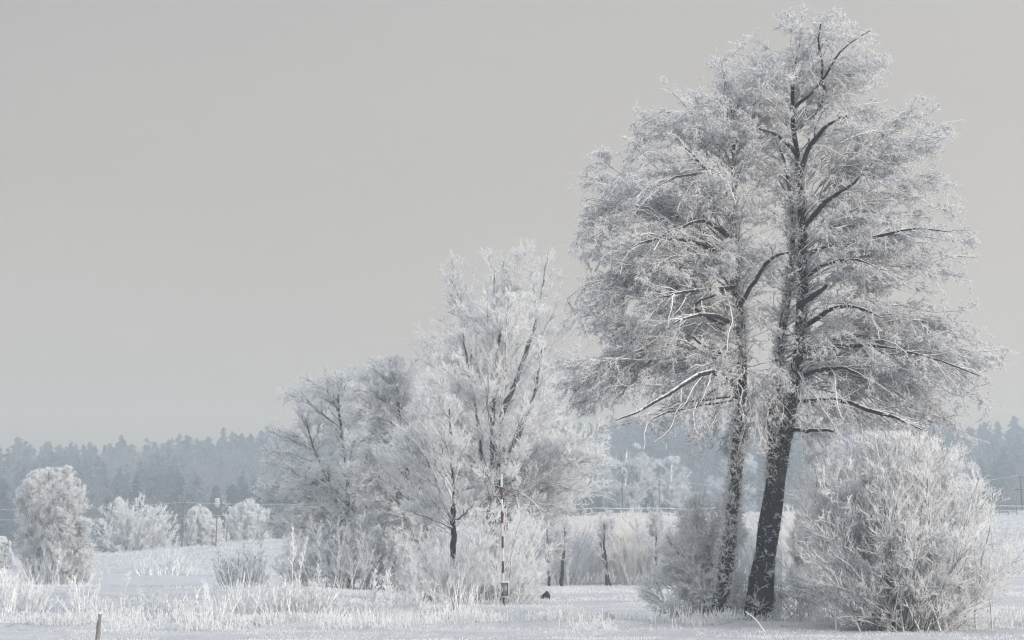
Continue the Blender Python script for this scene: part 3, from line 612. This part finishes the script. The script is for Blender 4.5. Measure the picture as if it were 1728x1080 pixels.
plant('birch_tree', 'sunlit pointed white tree near the left edge, right one of two joined crowns', 'tree', 134,
      Env([(785, 108, 118), (800, 98, 138), (830, 90, 150), (870, 88, 156), (910, 85, 158), (950, 85, 160), (985, 90, 150)], 134, .9, 71, .22),
      stems=[[(96, 992, 8), (100, 930, 6), (106, 860, 5), (112, 800, 2)], [(120, 992, 6), (122, 930, 5), (126, 860, 3)]],
      n_limb=60, lift=.5, arch=.08, limb_k=.006, l2=600, L2=.3, l3=3600, L3=.65, l4=24000, L4=.25, r4=.0135, up=(.2, .2, .2), droop=(0, 0, .1), flat=1, ang=(.6, .7, .7),
      gap_f=1.3, gap_zs=1.6, gthr=-.9, wig=.24, frost=FROST, limbm=BARK_F, bark=BARK_F, inflate=.05, seed=71, low=.6)
for i, (rows, px, Y, lab) in enumerate([
        ([(828, 222, 232), (836, 200, 250), (846, 172, 280), (870, 156, 305), (895, 152, 314), (915, 156, 316), (942, 168, 306)], 215, 262, 'broad rounded creamy willow bush on the embankment left of the utility pole'),
        ([(850, 332, 338), (858, 320, 350), (870, 308, 372), (900, 306, 388), (930, 306, 392)], 345, 275, 'small hazy round bush between the utility pole and the white-topped pole'),
        ([(840, 418, 426), (849, 402, 440), (860, 380, 456), (880, 376, 462), (905, 378, 464), (926, 380, 460)], 420, 285, 'hazy round bush right of the white-topped pole'),
        ([(905, -20, 10), (918, -30, 20), (940, -30, 28), (956, -20, 25)], 0, 215, 'pale low bush cut by the left edge of the picture')]):
    plant('willow_shrub', lab, 'bush', Y, Env(rows, Y, .8, 80 + i, .22), n_limb=120, tgt=(.5, 1), arch=.04, limb_k=.006, limb_min=.02, l2=900, L2=.3, l3=5000, L3=.7, l4=30000, L4=.35, r4=.024, up=(.3, .3, .3), droop=(0, 0, .1), flat=1, ang=(.5, .6, .7),
          gthr=-.9, frost=FROST, limbm=BARK_F, clip=1.1, rootk=.3, seed=80 + i, loc=base(px, Y), spread0=1.2)
# distant frosted trees hidden in the haze between the middle group and the right edge
for i, (l, r, top, Y) in enumerate([(1000, 1110, 745, 300), (1090, 1170, 770, 290), (1190, 1290, 760, 310), (1360, 1450, 730, 300), (1440, 1560, 745, 320), (1580, 1660, 760, 310)]):
    c = (l + r) / 2
    plant('hazy_tree', ['faint frosted tree right of the broad willow crown, above the guard rail', 'faint small frosted tree left of the slender alder trunk', 'faint frosted tree between the two alder trunks',
          'faint frosted tree right of the forked trunk', 'faint frosted tree behind the top of the largest bush', 'faint frosted tree beyond the right shoulder of the largest bush'][i], 'tree', Y,
          Env([(top, c - 15, c + 15), (top + 25, l + 8, r - 8), (top + 60, l, r), (top + 100, l + 5, r - 5), (900, c - 20, c + 20)], Y, .8, 90 + i, .2),
          stems=[[(c, 928, 8), (c, 860, 6), (c + 3, top + 15, 3)]], n_limb=60, lift=.7, arch=.05, l2=500, L2=.3, l3=2200, L3=1.3, l4=9000, L4=.8, r4=.028, up=(.3, .3, .2), droop=(0, 0, .1), flat=1, ang=(.55, .6, .7),
          gap_f=.6, gthr=-.4, frost=FROST_G, bark=BARK_F, limbm=BARK_F, seed=90 + i, low=1.0)

# ------------------------------------------------------------------ small plants of the near bank
def small(name, label, cat, px, Y, top, half, n=60, fr=None, seed=0, r=.0105, k1=9, k2=24, lean=.22, L1=.3, depth=.7):
    rg = np.random.default_rng(seed); b = base(px, Y); by = 930 + (EYE - b[2]) / Y * F; h = by - top
    pr = [(px + half * t, top + h * (.62 * abs(t) ** 2.2) + rg.uniform(-.1, .16) * h * (abs(t) > .05)) for t in np.linspace(-1, 1, 9)]
    return thicket(name, label, cat, Y, pr, n, depth, k1, L1, k2, .16, r, lean, fr, BARK_W, seed, hmin=.25)
small('reed_bush', 'wide cream frosted bush at the foot of the bluish tree, left of the twin saplings', 'bush', 515, 75, 962, 70, 170, FROST, 101, k2=50)
small('reed_bush', 'low cream frosted bush left of the wide cream one', 'bush', 430, 76, 985, 64, 110, FROST, 102)
small('willow_shrub', 'grey rounded frosted bush standing on the snow below the hazy bush', 'bush', 412, 112, 920, 42, 130, FROST_G, 103, .014, k2=60)
small('reed_bush', 'tall wispy frosted undergrowth at the left edge of the picture', 'bush', 25, 80, 962, 75, 120, FROST, 104)
small('willow_shrub', 'low frosted bush around the stems of the two joined crowns', 'bush', 100, 136, 915, 62, 160, FROST, 112, .013, k2=60, L1=.6, lean=.25, depth=1.5)
small('young_birch', 'thin frosted shrub below the two joined crowns', 'shrub', 145, 79, 965, 32, 26, FROST, 105, lean=.35)
small('reed_bush', 'low grey frosted bush in the ditch behind the weathered post', 'bush', 205, 77, 1005, 46, 60, FROST_G, 106)
small('young_birch', 'thin frosted shrub halfway between the weathered post and the low cream bush', 'shrub', 263, 80, 978, 20, 20, FROST, 107, lean=.2)
small('reed_bush', 'dull frosted bush in the ditch right of the weathered post', 'bush', 296, 77, 1003, 50, 70, FROST_G, 108)
small('reed_bush', 'pale frosted bush with upright stalks left of the low cream bush', 'bush', 352, 74, 975, 42, 70, FROST, 109)
small('reed_bush', 'narrow band of frosted twigs right of the twin saplings', 'bush', 690, 78, 1000, 38, 50, FROST, 110)
small('willow_shrub', 'low grey frosted bush on the embankment slope', 'bush', 290, 205, 925, 60, 90, FROST_G, 111, .02, L1=.8, depth=1.5)

def spruceish(px, Y, top, spread, label, stem_tilt=0, n=26, seed=0, ang=.75, name='frosted_sapling', low=.25, group=None):
    """sapling with stout rimed shoots: one straight leader and shoots rising from it"""
    rng = np.random.default_rng(seed); b = base(px, Y); tip = W(px + stem_tilt, top, Y); root = empty(name, b, label, 'sapling', group)
    L = bez(rng, b[None] - [[0, 0, .05]], tip[None], .0, 8, .01); R = np.linspace(.022, .012, 8)[None]
    h = tip[2] - b[2]; P = []; Rr = []
    for k in range(n):
        t = low + (1 - low) * k / n * .95; p = L[0, int(t * 7)] * (1 - (t * 7) % 1) + L[0, min(7, int(t * 7) + 1)] * ((t * 7) % 1)
        a = rng.uniform(0, 6.28); ln = M(spread, Y) * (1.15 - t) * rng.uniform(.6, 1.1)
        d = np.array([math.cos(a), .6 * math.sin(a), 1 / math.tan(ang) * rng.uniform(.8, 1.2)]); e = p + d / np.linalg.norm(d) * ln * 1.3
        P.append(np.linspace(p, e, 5) + rng.normal(size=(5, 3)) * .006); Rr.append(np.linspace(.019, .014, 5))
    P = np.array(P); Rr = np.array(Rr)
    S2, R2 = grow(rng, P, Rr, n * 4, .15, .95, M(spread, Y) * .4, .6, .4, 0, 3, .9, .015, .012, .1)
    m = MB(); m.tubes(L, R, 6); m.build('stem', BARK_F, root, b)
    m = MB(); m.tubes(P, Rr, 5).tubes(S2, R2, 4); m.build('shoots', FROST, root, b)
spruceish(633, 72, 962, 22, 'left one of twin saplings with stout white shoots', -1, 30, 1)
spruceish(655, 71.5, 962, 24, 'right one of twin saplings with stout white shoots', 1, 30, 2)
spruceish(600, 72.5, 1000, 16, 'shorter sapling left of the twin saplings', -12, 14, 3)
spruceish(497, 92, 888, 20, 'tall sapling with a forked top rising above the wide cream bush, left stem', -3, 30, 4, .5, low=.45)
spruceish(499, 92.3, 905, 16, 'leaning right stem beside the tall sapling above the wide cream bush', 22, 22, 5, .5, low=.5)
spruceish(536, 74.6, 945, 16, 'sapling on top of the wide cream bush', 0, 26, 6)
spruceish(217, 100, 962, 12, 'small dark-stemmed sapling on the snow behind the weathered post', 2, 14, 7, low=.4)
spruceish(298, 72.5, 1008, 10, 'small stout white sapling right of the weathered post', 0, 18, 8)
spruceish(232, 70, 1020, 12, 'short white sapling between the weathered post and the stout one', 4, 14, 9)
spruceish(118, 71, 1030, 12, 'short white sapling left of the weathered post', 3, 14, 10)
spruceish(1352, 68.3, 1035, 10, 'short white sapling under the largest bush', 3, 10, 11)

# ------------------------------------------------------------------ grass
def grass(name, label, n, pick, h0, h1, mat, seed, r=.007):
    rng = np.random.default_rng(seed); x, y = pick(rng, n); z = H(x, y); n = len(x)
    A = np.stack([x, y, z - .02], -1); d = rng.normal(size=(n, 3)) * .33; d[:, 2] = 1; h = rng.uniform(h0, h1, n) * rng.random(n) ** .5
    B = A + norm(d) * h[:, None]; B2 = B + np.stack([d[:, 0] * .5, d[:, 1] * .5, -.1 + 0 * h], -1) * h[:, None] * .5
    P = np.stack([A, (A + B) / 2 + rng.normal(size=(n, 3)) * .01, B, B2], 1); R = np.stack([0 * h + r, 0 * h + r * 1.1, 0 * h + r, 0 * h + r * .5], 1)
    m = MB(); m.tubes(P, R, 3); return tag(m.build(name, mat), label, 'grass', kind='stuff')
def clumped(xf, yf, thr, seed, f=1.3):
    nn = Noise(seed, f)
    def pick(rng, n):
        u = xf(rng, n); y = yf(rng, n); x = (u - 864) / F * y; k = nn(np.stack([x, y, 0 * x], -1)) > thr; return x[k], y[k]
    return pick
grass('frosted_grass', 'short frosted grass blades over the near snow', 26000, clumped(lambda r, n: r.uniform(-60, 1790, n), lambda r, n: r.uniform(48, 72, n), -.1, 1), .04, .12, FROST, 1, .006)
grass('frosted_tussocks', 'taller frosted grass along the near bank', 34000, clumped(lambda r, n: r.uniform(-60, 1790, n), lambda r, n: 66.0 + r.normal(size=n) * 1.1, .35, 2, 1.9), .10, .50, FROST, 2, .010)
grass('frosted_reeds', 'cream frosted grass thick along the left bank', 36000, clumped(lambda r, n: r.uniform(380, 700, n), lambda r, n: r.uniform(69, 78, n), -.1, 3), .15, .5, FROST, 3, .008)
grass('frosted_stalks', 'scattered stout frosted stalks on the near bank', 9000, clumped(lambda r, n: r.uniform(-60, 1790, n), lambda r, n: r.uniform(62, 70, n), .45, 7, 1.2), .2, .75, FROST, 7, .013)
grass('meadow_grass', 'sparse frosted stubble over the middle field', 60000, clumped(lambda r, n: r.uniform(-60, 1790, n), lambda r, n: r.uniform(74, 140, n), .15, 4, .6), .06, .22, FROST, 4, .010)
grass('embankment_grass', 'rough frosted grass on the embankment slope', 110000, clumped(lambda r, n: r.uniform(-60, 1790, n), lambda r, n: r.uniform(200, 246, n), .0, 5, .5), .15, .6, FROST_G, 5, .022)

# ------------------------------------------------------------------ striped pole
RED = plain('red_paint', (.085, .035, .04), .8); WHITE = plain('white_paint', (.50, .51, .53), .6, 0, .2)
GREY = plain('grey_metal', (.16, .18, .18), .5, .3); DARK = plain('dark_rubber', (.022, .022, .024), .8); WOOD = bark_mat('weathered_wood', (.17, .165, .16), lo=.3, hi=.9)
POLEM = bark_mat('frosted_pole', (.12, .12, .13), lo=.6, hi=1.0)
Yp = 90.0
b = base(849, Yp); sp = empty('striped_pole', b, 'tall thin red and white striped pole in front of the broad willow', 'marker pole')
def col(px, py): return W(px, py, Yp)
edges = [1020, 1008, 967, 947, 925, 905, 883, 863, 842, 822, 800]
xs_ = lambda py: 850 - (1020 - py) * .018
for k in range(len(edges) - 1):
    a_, c_ = col(xs_(edges[k]), edges[k]), col(xs_(edges[k + 1]), edges[k + 1])
    if k == 0: a_[2] = b[2] - .1
    red = k in (0, 2, 4, 6, 8)
    m = MB(); r_ = .052 if red else .050
    m.tubes([a_, a_ + (c_ - a_) * .5, c_ ], [r_, r_, r_], 10)
    if k == len(edges) - 2: m.tubes([c_, c_ + [0, 0, .02]], [r_, .001], 10)
    m.build('red_band' if red else 'white_band', RED if red else WHITE, sp, b)
bx = empty('switch_box', col(850, 1007) - [0, .12, 0], 'grey cabinet with an open flap fixed low on the striped pole', 'box')
c0 = np.array(bx.location); cc = col(851, 995) - [0, .14, 0]; wd, hh = M(15, Yp), M(24, Yp)
m = MB(); m.box(cc, (wd, .16, hh)); m.build('cabinet', GREY, bx, c0, False)
m = MB(); m.box(cc + [0, -.02, hh / 2 + .02], (wd * 1.2, .28, .05)); m.build('lid', FROST, bx, c0, False)
m = MB(); m.box(cc + [-wd * .42, -.10, 0], (wd * .12, .04, hh * .95), .15).box(cc + [wd * .47, -.095, 0], (wd * .1, .04, hh * 1.0)).box(cc + [0, -.10, -hh * .5], (wd, .04, .04)); m.build('door_frame', WHITE, bx, c0, False)
m = MB(); m.tubes([cc + [-.12, -.1, .1], cc + [-.07, -.11, .0], cc + [-.12, -.1, -.12]], [.012, .016, .01], 6); m.build('handle', FROST, bx, c0)
# dark stump with rime on its rim
b = base(920, 104); rng = np.random.default_rng(9); m = MB(); K = 14
th = np.linspace(0, math.pi / 2, 7); Rr = .24 * np.cos(th) * [1, 1.08, 1.1, 1.05, 1, .9, .2]; Zz = .44 * np.sin(th)
m.tubes(np.stack([b[0] + .05 * np.sin(th * 2), b[1] + 0 * th, b[2] - .05 + Zz], -1), Rr, 12)
st_ = empty('old_tyre_stump', b, 'small black rounded stump with a rime rim standing on the snowy field', 'stump')
st_.name = 'tree_stump'; m.build('stump_body', DARK, st_, b)
m = MB(); a = np.linspace(0, math.pi, 12); m.tubes(np.stack([b[0] + .27 * np.cos(a), b[1] - .02 + 0 * a, b[2] + .46 * np.sin(a)], -1), np.full(12, .022), 6)
P_, R_ = grow(rng, np.stack([b[0] + .27 * np.cos(a), b[1] - .02 + 0 * a, b[2] + .46 * np.sin(a)], -1)[None], np.full((1, 12), .02), 120, 0, 1, .09, 1.2, .2, 0, 3, .5, .008, .006); m.tubes(P_, R_, 3); m.build('rime_rim', FROST, st_, b)
# weathered post on the near bank
b = base(171, 57.5); tp = W(169, 1036, 57.5); po = empty('weathered_post', b, 'short weathered wooden post with a frosted twig at the bottom left', 'post')
m = MB(); P_, R_ = resample(np.array([b - [0, 0, .3], b + (tp - b) * .3 + [.012, 0, 0], b + (tp - b) * .7 + [-.01, 0, 0], tp]), np.array([.07, .062, .056, .05]), 10, rng, .004); m.tubes(P_, R_, 9); m.tubes([tp, tp + [0.01, 0, .02]], [.05, .002], 9); m.build('post', WOOD, po, b)
m = MB(); m.tubes([b + (tp - b) * .6, W(163, 1030, 57.4), W(156, 1020, 57.4), W(152, 1012, 57.4)], [.016, .013, .011, .006], 5); m.tubes([W(163, 1030, 57.4), W(161, 1016, 57.4)], [.010, .006], 4)
m.tubes([tp, tp + [.03, 0, .08]], [.02, .01], 5); m.build('frosted_twig', FROST, po, b)
# dead stalks on the near bank
for pts, lab in (([(1258, 1032), (1275, 1044), (1292, 1056)], 'straight frosted stalk leaning at the foot of the forked alder'), ([(1436, 1041), (1446, 1050), (1453, 1064)], 'curved frosted stalk leaning under the largest bush'),
                 ([(1544, 1026), (1546, 1045), (1549, 1064)], 'upright frosted stalk under the right half of the largest bush'), ([(1513, 1036), (1513, 1050), (1512, 1064)], 'short upright frosted stalk under the middle of the largest bush')):
    P_ = np.array([W(x_, y_, 62 + .0 * k) for k, (x_, y_) in enumerate(pts)]); P_[-1, 2] = Hs(P_[-1, 0], 62) - .04
    rt = empty('dead_stalk', P_[-1] + [0, 0, .04], lab, 'stalk'); m = MB(); Q_, r_ = resample(P_, np.array([.014, .016, .02]), 8, rng, .003); m.tubes(Q_, r_, 6); m.build('stalk', FROST, rt, np.array(rt.location))
# snow lump
b = base(1016, 68.2); m = MB(); th = np.linspace(0, math.pi / 2, 8)
v = []; 
for k, t in enumerate(th): v.append([b[0], b[1], b[2] - .05 + .42 * math.sin(t)])
m.tubes(v, .5 * np.cos(th) + .01, 16); nn = Noise(8, 6.)
m.v[0] = m.v[0] + norm(m.v[0] - b) * (nn(m.v[0]) * .07)[:, None]; lump = m.build('snow_mound', SNOW, None, b); tag(lump, 'small shaded snow mound left of the sweeping bush', 'snow mound')

# ------------------------------------------------------------------ poles, wires and rail along the embankment
def pole(px, top, Y, wd, label, arms=True):
    b = base(px, Y); t = W(px, top, Y); o = empty('utility_pole', b, label, 'utility pole')
    m = MB(); m.tubes([b - [0, 0, .3], (b + t) / 2, t, t + [0, 0, .02]], [M(wd, Y) / 2, M(wd, Y) * .43, M(wd, Y) * .36, .001], 8); m.build('post', POLEM, o, b)
    if arms:
        for k, (dz, w_) in enumerate(((.15, .9), (1.55, 1.5))):
            m = MB(); m.box(t - [0, .12, dz], (w_, .08, .10)); m.build('crossarm', POLEM, o, b, False)
        for dz, w_ in ((.15, .9), (1.55, 1.5)):
            for s in (-1, 1):
                m = MB(); m.cyl(t - [s * w_ * .45, .12, dz - .05], .05, .16, 8, .035); m.build('insulator', WHITE, o, b)
    return t
Yu = 236
t1_ = pole(310, 848, Yu, 3.2, 'dark utility pole on the embankment right of the broad creamy bush')
t2_ = pole(1722, 803, Yu, 3.2, 'dark utility pole at the right edge of the picture')
t3_ = pole(1050, 800, Yu + 4, 2.4, 'thin pale pole above the guard rail, right of the willow crown', False)
t4_ = pole(1112, 808, Yu + 6, 2.2, 'thin pale pole above the guard rail, left of the sweeping bush', False)
t5_ = pole(384, 887, Yu + 10, 2.0, 'short faint pole right of the white-topped pole', False)
b = base(367, Yu + 2); t = W(367, 857, Yu + 2); o = empty('lamp_mast', b, 'slim mast carrying an upright white box on the embankment', 'mast')
m = MB(); m.tubes([b - [0, 0, .3], t], [.075, .06], 8); m.build('mast', POLEM, o, b)
m = MB(); hb = M(15, Yu); m.box(t + [-.06, 0, hb / 2], (M(7, Yu), .35, hb)); m.build('box_body', plain('pale_metal', (.42, .44, .44), .5), o, b, False)
m = MB(); m.box(t + [M(2.2, Yu), -.19, hb / 2], (M(2.6, Yu), .04, hb * .96)); m.build('front_panel', WHITE, o, b, False)
m = MB(); m.box(t + [-.06, 0, hb + .03], (M(7.8, Yu), .42, .07)); m.build('cap', FROST, o, b, False)
def wire(P0, P1, sag, label, r=.009):
    t = np.linspace(0, 1, 40)[:, None]; P = P0 * (1 - t) + P1 * t; P[:, 2] -= sag * 4 * (t * (1 - t))[:, 0]
    m = MB(); m.tubes(P, np.full(40, r), 5); tag(m.build('overhead_wire', FROST, None, P0), label, 'wire')
wire(W(-80, 858, Yu), t1_ - [.4, .12, 0], .4, 'uppermost frosted wire left of the dark utility pole')
wire(W(-80, 874, Yu), t1_ - [.6, .12, 1.4], .4, 'lower frosted wire left of the dark utility pole')
wire(t1_ - [-.4, .12, 0], t3_, 1.4, 'uppermost frosted wire right of the dark utility pole')
wire(t1_ - [-.6, .12, 1.4], t3_ - [0, 0, 1.2], 1.2, 'lower frosted wire right of the dark utility pole')
wire(t4_, t2_ - [.4, .12, 0], 1.6, 'frosted wire running right from the thin pole by the guard rail')
# guard rail on the embankment top
def rail(px0, px1, Y, label, deck=0):
    n = int((px1 - px0) / 14); xs = np.linspace(px0, px1, n + 1); B = np.array([base(p, Y) for p in xs]); c = B[n // 2]
    o = empty('guard_rail', c, label, 'guard rail')
    for dz, r in ((1.0, .03), (.45, .028)):
        m = MB(); m.tubes(B + [0, 0, dz], np.full(n + 1, r), 6); m.build('rail', FROST, o, c)
    for q in B:
        m = MB(); m.box(q + [0, .07, .45], (.08, .07, 1.1)); m.build('post', POLEM, o, c, False)
rail(985, 1240, 230, 'frosted guard rail on the embankment behind the hazy thickets')
rail(1640, 1800, 230, 'frosted guard rail on the embankment at the right edge')

# ------------------------------------------------------------------ haze
m = MB(); m.box((0, 420, 30.5), (900, 980, 66)); hz = m.build('haze', bpy.data.materials.new('haze'), smooth=False)
hm = hz.data.materials[0]; hm.use_nodes = True; hn = hm.node_tree; hn.nodes.clear()
ho = hn.nodes.new('ShaderNodeOutputMaterial'); pv = hn.nodes.new('ShaderNodeVolumePrincipled')
pv.inputs['Color'].default_value = (.72, .82, .91, 1); pv.inputs['Density'].default_value = .00098; pv.inputs['Anisotropy'].default_value = .1
hn.links.new(pv.outputs[0], ho.inputs['Volume']); tag(hz, 'cold pale winter haze over the valley', 'haze', kind='stuff')
